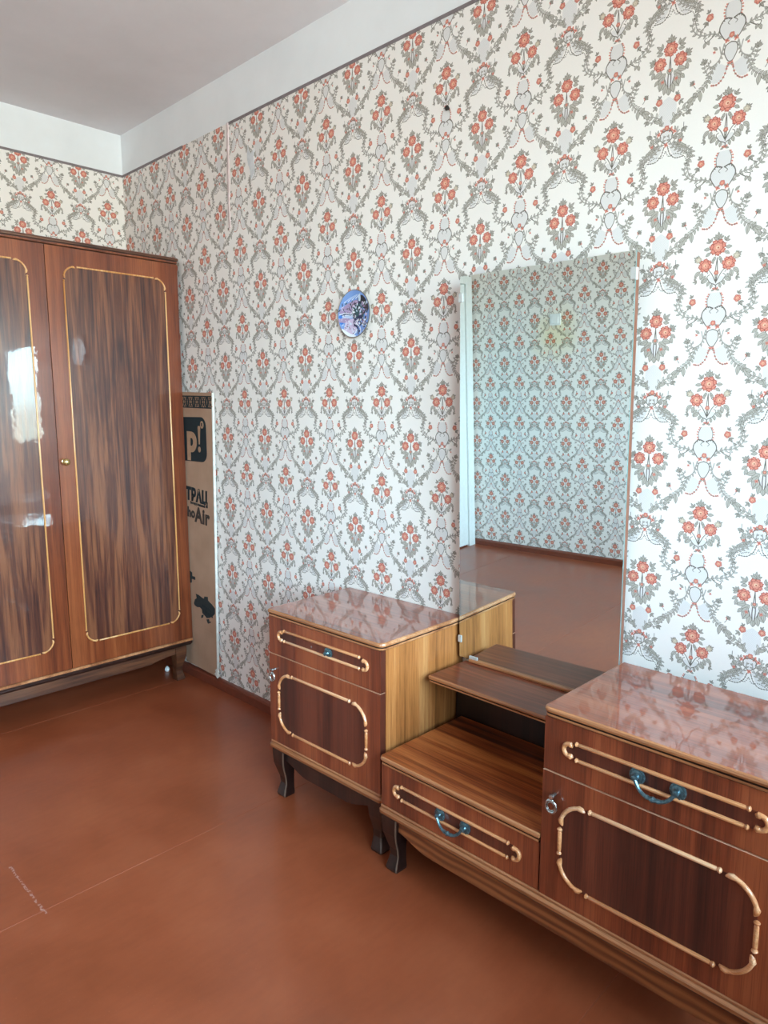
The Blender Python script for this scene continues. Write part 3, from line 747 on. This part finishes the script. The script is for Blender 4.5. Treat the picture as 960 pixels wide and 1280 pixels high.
def rear_leg(root, x, y, h):
    MB().loft([[(x + a * w, y + b * w, z) for a, b in ((-.5, -.5), (.5, -.5), (.5, .5), (-.5, .5))] for z, w in ((0, .026), (h, .040))]).build('leg', MT['dark'], root)
def apron_part(root, u0, u1, y0, y1, ztop, deep, end, mat):
    pts = [(u0, ztop), (u0, ztop - end)]
    for k in range(13):
        s = k / 12; pts.append((u0 + s * .11, ztop - end - (deep - end) * (3 * s * s - 2 * s ** 3)))
    for k in range(13):
        s = 1 - k / 12; pts.append((u1 - s * .11, ztop - end - (deep - end) * (3 * s * s - 2 * s ** 3)))
    pts += [(u1, ztop - end), (u1, ztop)]
    return MB().prism(pts, y0, y1).build('apron', mat, root)
def top_slab(root, u0, u1, y0, y1, z0, z1, rad, mat, name='top'):
    out = rrect(u0, u1, y0, y1, rad)
    t = z1 - z0; m = MB()
    slab(m, out, [(z0, .006), (z0 + t * .10, .003), (z0 + t * .32, .003), (z0 + t * .36, .0075), (z0 + t * .46, .0075), (z0 + t * .52, .001), (z0 + t * .72, 0), (z0 + t * .90, .0012), (z1, .005)], [2, 1, 2, 2, 2, 1, 1, 1, 0])
    # the last band index is the cap
    return m.build(name, [mat, MT['lip'], MT['groove']], root)
def rail_part(root, u0, u1, y0, y1, z0, z1, rad):
    out = rrect(u0, u1, y0, y1, rad); t = z1 - z0; m = MB()
    slab(m, out, [(z0, .003), (z0 + t * .15, .0005), (z0 + t * .45, .0), (z0 + t * .58, .004), (z0 + t * .66, .0065), (z0 + t * .72, .005), (z0 + t * .9, .0045), (z1, .0065)], [2, 1, 1, 1, 2, 1, 1, 1])
    return m.build('base_rail', [MT['lip'], MT['lip'], MT['groove']], root)

W_, MW, DEP = .4892, .4933, .3583
ZT, ZS, ZP, ZR = .6238, .4800, .1897, .1640
# ---- the cabinet on the left
L = empty('bedside_cabinet', (1.572, -.3698, 0), .0153)
tag(L, 'small mahogany cabinet with pale oak side, left of the mirror, drawer handle missing', 'cabinet')
c = MB(); c.box(.0, W_, .018, DEP, ZP, ZT - .022, [1, 1, 0, 2, 0, 0]); c.build('carcass', [MT['side'], MT['dark'], MT['inside']], L, fix=False)
top_slab(L, -.006, W_ + .007, -.007, DEP, .6015, ZT, (.016, .022, 0, 0), MT['top'])
drawer_front(L, .001, W_ - .002, ZS + .0025, .6005, .5465, .5655, .5330, [('knob', .2790), ('hole', .2045)])
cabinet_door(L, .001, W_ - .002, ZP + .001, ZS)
rail_part(L, -.007, W_ + .006, -.008, DEP, ZR, ZP, (.012, .014, 0, 0))
leg_part(L, .001, -.001, -1, -1, ZR); leg_part(L, W_ - .001, -.001, 1, -1, ZR)
rear_leg(L, .03, DEP - .03, ZR); rear_leg(L, W_ - .03, DEP - .03, ZR)
apron_part(L, .046, W_ - .046, .012, .030, ZR, .062, .036, MT['dark'])

# ---- dressing table: low drawer and shelf on the left, cabinet on the right, one base
D = empty('dressing_table', (2.0881, -.3906, 0), -.0106)
tag(D, 'mahogany dressing table with low drawer, open shelf and right hand cabinet under the mirror', 'dressing table')
TW = MW + W_
c = MB(); c.box(MW + .001, TW, .018, DEP, ZP, ZT - .022, [1, 1, 0, 2, 0, 0]); c.build('carcass', [MT['side'], MT['dark'], MT['inside']], D, fix=False)
c = MB(); c.box(.002, MW, .018, DEP - .02, ZP, .306); c.build('drawer_case', MT['dark'], D)
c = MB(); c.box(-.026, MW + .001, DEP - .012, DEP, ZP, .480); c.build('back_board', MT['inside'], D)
top_slab(D, MW - .003, TW + .007, -.007, DEP, .6015, ZT, (.016, .022, 0, 0), MT['top'])
top_slab(D, -.005, MW - .001, -.007, DEP - .013, .3055, .3283, (.016, 0, 0, 0), MT['top_plain'], 'drawer_top')
top_slab(D, -.002, MW - .001, .1840, DEP, .4800, .4995, (.010, 0, 0, 0), MT['shelf'], 'shelf')
drawer_front(D, .001, MW - .003, ZP + .001, .3045, .2487, .2672, .2310, [('bail', .2468)])
drawer_front(D, MW + .001, TW - .001, ZS + .0025, .6005, .5437, .5615, .5270, [('bail', MW + .2466)])
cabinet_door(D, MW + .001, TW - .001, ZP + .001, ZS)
rail_part(D, -.007, TW + .006, -.008, DEP, ZR, ZP, (.012, .012, 0, 0))
leg_part(D, -.001, -.001, -1, -1, ZR); leg_part(D, TW - .001, -.001, 1, -1, ZR)
rear_leg(D, .03, DEP - .03, ZR); rear_leg(D, TW - .03, DEP - .03, ZR)
apron_part(D, .044, TW - .044, .012, .030, ZR, .064, .040, MT['apron'])

# ---- mirror standing on the dressing table
MI = empty('dressing_mirror', (2.070, -.037, .5015))
na, nt = .0158, -.0265
yv = -Vector((math.sin(na) * math.cos(nt), -math.cos(na) * math.cos(nt), math.sin(nt))); zv = Vector((0, 0, 1)); xv = yv.cross(zv).normalized(); zv = xv.cross(yv).normalized()
roll = Matrix.Rotation(math.radians(.25), 3, yv)
R3 = roll @ Matrix((xv, yv, zv)).transposed(); MI.matrix_world = Matrix.Translation((2.0695, -.037, .5015)) @ R3.to_4x4()
tag(MI, 'tall frameless rectangular mirror on a thin brown board behind the shelf', 'mirror')
MW2, MH = .4975, 1.0985
MB().box(0, MW2, 0, .005, .006, MH, [1, 1, 0, 1, 1, 1]).build('mirror_glass', [MT['mirror'], MT['glassedge']], MI, fix=False)
MB().box(.002, MW2 - .001, .0052, .0230, .004, MH - .003).build('back_board', MT['board'], MI)
MB().box(.040, MW2 - .002, -.0085, .0050, -.0005, .0085, ch=.002).build('ledge_strip', MT['lip'], MI)
def clip(x0, x1, z0, z1):
    MB().box(x0, x1, -.003, .010, z0, z1, ch=.0014).build('mirror_clip', MT['clip'], MI)
clip(-.003, .008, 1.030, 1.055); clip(MW2 - .010, MW2 + .003, 1.034, 1.062); clip(-.003, .008, .050, .072); clip(.038, .066, .003, .017)
# ---------------------------------------------------------------- wardrobe (local frame: origin on the floor at the back corner by the long wall, x into the room)
WD = empty('wardrobe', (.004, -.022, 0))
tag(WD, 'tall polished mahogany wardrobe with gold moulding on its doors in the corner', 'wardrobe')
XF, WW = .4960, 1.100                     # front plane, width towards -y
DT = .018
c = MB(); c.box(.0, XF - DT, -WW, 0, .192, 1.852, [1, 1, 0, 0, 1, 1]); c.build('carcass', [MT['w_front'], MT['dark']], WD, fix=False)
out = rrect(0, XF + .008, -WW - .006, .008, (0, .014, .014, 0), 4); m = MB()
slab(m, out, [(1.852, .010), (1.855, .006), (1.861, .006), (1.862, .009), (1.864, .009), (1.865, .002), (1.871, .0), (1.874, .002), (1.877, .006)], [0, 1, 2, 2, 0, 0, 0, 1])
m.build('cornice', [MT['w_apron'], MT['w_front'], MT['groove']], WD)
out = rrect(0, XF + .006, -WW - .004, .004, (0, .014, .014, 0), 4); m = MB()
slab(m, out, [(.162, .010), (.170, .004), (.176, .004), (.178, .008), (.181, .008), (.183, .001), (.188, .001), (.192, .005)], [1, 1, 2, 2, 0, 0, 0, 0])
m.build('base_rail', [MT['lip'], MT['dark'], MT['groove']], WD)
NX = (1, 0, 0)
def wardrobe_door(y0, y1, b0, b1, knob, hinge=None, ang=0., bow=0.):
    """y0 < y1 in the wardrobe frame; b0, b1 the ornament limits along y"""
    hy = hinge if hinge is not None else (y0 + y1) / 2; cen = (b0 + b1) / 2
    o = MB().box(-DT, 0, y0 - cen, y1 - cen, .194, 1.850).build('door', MT['w_front'], WD, fix=False)
    # local origin of the door mesh: its ornament centre line, so that the veneer is matched about it
    if hinge is None: o.location = (XF, cen, 0)
    else:
        c, s = math.cos(ang), math.sin(ang); d = cen - hinge
        o.location = (XF - s * 0 + math.sin(ang) * d, hinge + c * d, 0); o.rotation_euler = (0, 0, -ang)
    a0, a1 = b0 - cen, b1 - cen; z0, z1 = .2860, 1.7820; F = lambda a, b: (.0012 + bow, a, b)
    if not bow: inlay(o, rrect(a0, a1, z0, z1, (.048,) * 4, 8), 0, MT['w_panel'], 'YZ')
    else:                                   # this panel has warped: a shallow hollow across its width
        mb = MB(); n = 24; vs = []; h = (a1 - a0) / 2
        for k in range(n + 1):
            y = a0 + (a1 - a0) * k / n; e = max(0, .048 - min(y - a0, a1 - y)); cut = .048 - math.sqrt(max(0, .048 ** 2 - e ** 2))
            for z in (z0 + cut, z1 - cut): vs.append((.0006 + bow * ((y / h) ** 2 ), y, z))
        mb.add(vs, [(2 * k, 2 * k + 2, 2 * k + 3, 2 * k + 1) for k in range(n)], 0, True); mb.build('inlay_panel', MT['w_panel'], o)
    ornament_rect(a0, a1, z0, z1, .046, .0034, F, MT['w_maple'], o, NX, .005)
    if knob is not None:
        MB().lathe([(.011, 0), (.0115, .002), (.006, .004), (.006, .010), (.0115, .014), (.0145, .020), (.013, .026), (.0075, .030), (0, .0315)], (0, knob - cen, 1.036), 'X', 18).build('door_knob', MT['brass'], o)
    return o
wardrobe_door(-.548, -.001, -.484, -.062, -.526)
wardrobe_door(-1.099, -.5505, -1.036, -.616, None, hinge=-1.099, ang=-.0005)
for y, dy in ((-.030, 1), (-WW + .030, -1)):
    q = leg_part(WD, XF - .004, y, 1, dy, .162, 1., [MT['w_apron'], MT['worn']])
    rear_leg(WD, .05, y - dy * .03, .162)
pts = [(-.078, .165), (-.078, .130)] + [(-.078 - .13 * k / 8, .130 - .018 * (k / 8) ** 2) for k in range(1, 9)] + [(-WW + .078 + .13 * (8 - k) / 8, .130 - .018 * ((8 - k) / 8) ** 2) for k in range(0, 9)] + [(-WW + .078, .165)]
MB().prism(pts, XF - .030, XF - .012, plane='YZ').build('apron', MT['w_apron'], WD)

# ---------------------------------------------------------------- flattened cardboard carton between wardrobe and wall
BX = empty('cardboard_carton', (.6898, -.018, .0537)); BX.rotation_euler = (0, math.radians(1.76), 0)
tag(BX, 'tall flat brown cardboard carton with dark print standing between wardrobe and wall', 'carton')
def bl(x, z, y=-.0006):
    dx, dz = x - .6898, z - .0537; c, s = math.cos(math.radians(1.76)), math.sin(math.radians(1.76)); return (dx * c - dz * s, y, dx * s + dz * c)
BH, BL = 1.2535, -.262
m = MB(); m.box(BL, 0, 0, .011, 0, .192, [0, 0, 0, 0, 0, 1]); m.box(BL, 0, .0002, .011, .1935, BH, [0, 0, 0, 0, 0, 1]); m.box(BL, -.0005, .001, .0105, .190, .195)
m.build('card_sheet', [MT['card'], MT['cardedge']], BX, fix=False)
MB().loft([[(x, y, z) for x, y in ((-.001, -.0006), (.0035, -.0003), (.004, .010), (-.001, .011))] for z in (.0, .02, .035, .6, 1.25)]).build('torn_edge', MT['cardedge'], BX)
m = MB()
for a, b, s in (((-.016, .012), (.016, .0), .012), ((-.010, .03), (.012, .018), .010)):
    m.loft([[(a[0], -.004, a[1]), (b[0], -.010, b[1]), (b[0] + s, -.003, b[1] + s), (a[0] + s, -.001, a[1] + s)], [(a[0], -.001, a[1]), (b[0], -.006, b[1]), (b[0] + s, .0, b[1] + s), (a[0] + s, .0005, a[1] + s)]])
m.build('torn_flap', MT['cardedge'], BX)
def pp(name, poly, mat, y=-.0008):
    q = [bl(*p) for p in poly]
    return MB().prism([(p[0], p[2]) for p in q], 0.0004, y).build(name, mat, BX)
# dark band with a row of folk motifs
pp('print_band', [(.45, 1.2470), (.7238, 1.2405), (.7243, 1.2935), (.45, 1.2995)], MT['ink'])
m = MB()
for k in range(6):
    cx = .7165 - k * .0525; p = bl(cx, 1.2675 + k * .0010, -.0011)
    cross = [(0, .019), (0, -.019), (-.009, .011), (.009, .011), (-.009, -.011), (.009, -.011), (-.006, .003), (.006, .003), (-.006, -.003), (.006, -.003), (-.012, .018), (.012, .018), (-.012, -.018), (.012, -.018)]
    for a, b in cross: m.box(p[0] + a - .0028, p[0] + a + .0028, -.0012, -.0002, p[2] + b - .0026, p[2] + b + .0026)
    for s in (-.0033, 0, .0033): m.box(p[0] - .0262 - .0018 + abs(s) * .3, p[0] - .0262 + .0018 - abs(s) * .3, -.0012, -.0002, p[2] + s * 2.4 - .0034, p[2] + s * 2.4 + .0034)
m.build('band_motifs', MT['cardprint'], BX, fix=False)
# square sign with p!
q = rrect(.420, .6745, 1.012, 1.2050, (.02, .040, .040, .02), 6); pp('print_square', q, MT['ink'])
text_mesh('letter_mark', 'p', .165, MT['cardprint'], BX, bl(.5935, 1.0590, -.0012), 'RIGHT', bold=.0075, width=.96)
e0 = MB(); a = bl(.6165, 1.062, 0)
e0.prism([(a[0] - .010, a[2] + .098), (a[0] - .007, a[2] + .105), (a[0] + .007, a[2] + .105), (a[0] + .010, a[2] + .098), (a[0] + .0045, a[2] + .026), (a[0] - .0045, a[2] + .026)], -.0003, -.0014)
e0.prism([(a[0] + math.cos(k * .5236) * .0105, a[2] + .004 + math.sin(k * .5236) * .0125) for k in range(12)], -.0003, -.0014); e0.build('exclamation_mark', MT['cardprint'], BX)
a = bl(.6438, 1.1726, 0)
MB().prism([(a[0] + math.cos(k * .3927) * .0135, a[2] + math.sin(k * .3927) * .0165) for k in range(16)], -.0003, -.0014).build('registered_disc', MT['cardprint'], BX)
text_mesh('registered_letter', 'R', .020, MT['ink'], BX, (a[0], -.0017, a[2] - .007), 'CENTER', bold=.0006)
rot = math.radians(2.2)
text_mesh('carton_word', '\u041c\u0410\u0422\u0420\u0410\u0426', .0745, MT['ink'], BX, bl(.6625, .8290), 'RIGHT', bold=.0044, width=.84, rot_y=rot)
text_mesh('carton_small_print', '\u0431\u0435\u0437\u043f\u0440\u0443\u0436\u0438\u043d\u043d\u0438\u0439', .0165, MT['ink'], BX, bl(.6450, .8125), 'RIGHT', bold=.0005, width=1.0, rot_y=rot)
text_mesh('carton_word', 'Air', .0920, MT['ink2'], BX, bl(.6715, .7375), 'RIGHT', bold=.0036, width=.92, rot_y=rot)
text_mesh('carton_word', 'ho', .0600, MT['ink2'], BX, bl(.5560, .7590), 'RIGHT', bold=.0030, width=.96, rot_y=rot)
pp('print_mark', [(.46, .44), (.5066, .455), (.5066, .472), (.536, .472), (.536, .486), (.512, .486), (.512, .503), (.46, .515)], MT['ink3'])
pp('print_map', [(0.5369, 0.4074), (0.5609, 0.4061), (0.5868, 0.3994), (0.605, 0.3971), (0.6083, 0.4078), (0.637, 0.4119), (0.6384, 0.395), (0.6683, 0.3837), (0.6925, 0.3686), (0.691, 0.3455), (0.6777, 0.3342), (0.6485, 0.3179), (0.6223, 0.3109), (0.6047, 0.3202), (0.5868, 0.3267), (0.5827, 0.3433), (0.5674, 0.3504), (0.5457, 0.3461), (0.5219, 0.3516), (0.5171, 0.3595), (0.5267, 0.379), (0.5435, 0.3882)], MT['ink3'])
pp('print_map', [(0.6192, 0.3044), (0.6403, 0.3104), (0.6421, 0.2992), (0.6576, 0.3012), (0.6522, 0.2956), (0.6336, 0.2872), (0.6261, 0.2914)], MT['ink3'])
pp('print_map', [(0.5781, 0.3161), (0.5969, 0.3215), (0.5907, 0.307), (0.5744, 0.3006)], MT['ink3'])
m = MB()
for row, (x0, z0, n, h) in enumerate(((0.5896, 0.3591, 7, .013), (0.5932, 0.3346, 6, .017))):
    for k in range(n):
        a = bl(x0 + k * (.011 + row * .003), z0 - k * .0025, 0); m.box(a[0], a[0] + .0065 + row * .002, -.0013, -.0004, a[2], a[2] + h * (1 if k % 3 else .8))
m.build('print_map_bars', MT['ink'], BX, fix=False)

# ---------------------------------------------------------------- painted souvenir plate
def plate_picture():
    N = 320; P = Painter(100., 100., N, N, lin_s((120, 160, 225))); rnd = random.Random(11)
    C = dict(sky=(96, 150, 232), white=(236, 244, 252), navy=(24, 34, 78), dk=(26, 36, 48), green=(44, 84, 92), mauve=(168, 148, 190), lil=(208, 194, 224), brown=(110, 84, 104), blue=(40, 116, 214), pale=(206, 226, 246))
    c = {k: lin_s(v) for k, v in C.items()}
    for k in range(9): P.stroke([(12 + k * 6, 26 - k * 1.2), (34 + k * 5, 16 - k), (56 + k * 4, 9)], 2.4, .8, c['white' if k % 2 else 'sky'], .6)
    P.poly([(60, 18), (76, 12), (94, 30), (96, 44), (80, 40), (64, 28)], c['dk']); P.poly([(62, 12), (68, 8), (70, 20), (64, 30)], c['pale'])
    P.poly([(4, 42), (20, 31), (40, 24), (60, 22), (66, 46), (40, 50), (6, 48)], c['mauve'])
    for k in range(34):
        x, y = rnd.uniform(6, 62), rnd.uniform(24, 48); P.leaf(x, y, rnd.uniform(4, 10), 2.6, rnd.uniform(0, 6.3), c[rnd.choice(['dk', 'green', 'lil', 'navy', 'brown'])])
    P.poly([(44, 34), (70, 30), (80, 60), (60, 66), (46, 58)], c['green'])
    for k in range(120):
        x, y = rnd.uniform(44, 92), rnd.uniform(26, 74)
        P.ell(x, y, rnd.uniform(1.2, 4), rnd.uniform(1, 3), rnd.uniform(0, 3), c[rnd.choice(['mauve', 'lil', 'navy', 'brown', 'green', 'white', 'pale', 'dk'])])
    for k in range(5): P.stroke([(4, 50 + k * 3), (22, 47 + k * 2.5), (40, 50 + k * 2), (44, 42 + k * 3)], 2.0, .8, c[('white', 'dk', 'white', 'pale', 'white')[k]])
    P.ell(7, 55, 5, 4, 0, c['blue']); P.ell(11, 68, 5, 3.6, 0, c['blue']); P.poly([(0, 60), (14, 58), (36, 60), (30, 68), (2, 66)], c['mauve'])
    P.poly([(22, 66), (46, 60), (56, 70), (58, 84), (40, 96), (20, 88)], c['lil'])
    for k in range(40):
        x, y = rnd.uniform(16, 56), rnd.uniform(64, 92); P.leaf(x, y, rnd.uniform(3, 8), 2, rnd.uniform(0, 6.3), c[rnd.choice(['white', 'mauve', 'lil', 'white', 'pale', 'brown'])])
    P.stroke([(72, 56), (54, 62), (50, 72), (62, 80), (66, 94)], 6, 3, c['navy']); P.stroke([(64, 62), (58, 70), (70, 80), (74, 92)], 3, 2, c['white']); P.stroke([(60, 84), (52, 94), (36, 97)], 3, 2, c['white']); P.stroke([(70, 70), (86, 74), (94, 70)], 3, 1.5, c['dk'])
    for k in range(90):
        x, y = rnd.uniform(10, 92), rnd.uniform(30, 92); P.leaf(x, y, rnd.uniform(2, 7), 1.3, rnd.uniform(0, 6.3), c[rnd.choice(['white', 'pale', 'white', 'lil', 'navy', 'brown'])])
    for k in range(30):
        x, y = rnd.uniform(66, 94), rnd.uniform(62, 88); P.ell(x, y, rnd.uniform(1, 3.4), rnd.uniform(.8, 2.4), rnd.uniform(0, 3), c[rnd.choice(['mauve', 'lil', 'brown', 'navy', 'white'])])
    P.poly([(12, 80), (40, 92), (60, 98), (40, 100), (18, 92)], c['white'])
    return np.clip(P.img, 0, 1)
def lin_s(c): return tuple(v / 255. for v in c)
pl = empty('wall_plate', (1.592, -.0015, 1.5495)); pl.rotation_euler = (0, math.radians(2), 0)
tag(pl, 'small round souvenir plate painted with a blue town scene hanging on the wallpaper', 'plate')
MB().lathe([(.040, 0), (.060, -.003), (.0755, -.0105), (.0770, -.0125), (.0755, -.0135), (.0738, -.0128), (.045, -.0088), (.0, -.0085)], (0, 0, 0), 'Y', 48).build('plate_body', plain('plate_rim', (128, 120, 112), .25, coat=.6), pl)
N = 48; vs = [(0, -.0095, 0)]; fs = []
for r, y in ((.045, -.0098), (.062, -.0112), (.0742, -.0134)):
    vs += [(math.cos(2 * math.pi * k / N) * r, y, math.sin(2 * math.pi * k / N) * r) for k in range(N)]
fs = [(0, 1 + k, 1 + (k + 1) % N) for k in range(N)] + [(1 + q * N + k, 1 + (q + 1) * N + k, 1 + (q + 1) * N + (k + 1) % N, 1 + q * N + (k + 1) % N) for q in (0, 1) for k in range(N)]
me = bpy.data.meshes.new('painted_face'); me.from_pydata(vs, [], fs); me.update()
uvl = me.uv_layers.new(name='UVMap')
for lp in me.loops:
    co = me.vertices[lp.vertex_index].co; uvl.data[lp.index].uv = (.5 + co.x / .1488, .5 + co.z / .1488)
t = NT('plate_painting'); im = t.node('ShaderNodeTexImage'); im.image = image('plate_picture', plate_picture()); uvn = t.node('ShaderNodeTexCoord'); t.link(uvn.outputs['UV'], im.inputs[0])
t.set(Base_Color=im.outputs[0], Roughness=.3, Coat_Weight=.8, Coat_Roughness=.06); me.materials.append(t.m)
po = bpy.data.objects.new('painted_face', me); COL.objects.link(po); po.parent = pl
for p in me.polygons: p.use_smooth = True

# scrap of paper under the wardrobe
m = MB(); rnd = random.Random(2); top = [(math.cos(a) * .014 * rnd.uniform(.6, 1.2), math.sin(a) * .012 * rnd.uniform(.6, 1.2)) for a in (k * 2 * math.pi / 9 for k in range(9))]
m.loft([[(x * q, y * q, z + (rnd.uniform(0, .004) if z > 0 else 0)) for x, y in top] for z, q in ((0, .8), (.006, 1.), (.014, .8), (.020, .3))])
sc = m.build('paper_scrap', MT['white']); sc.location = (.335, -.070, 0); tag(sc, 'tiny crumpled white paper scrap on the floor under the wardrobe', 'paper scrap')
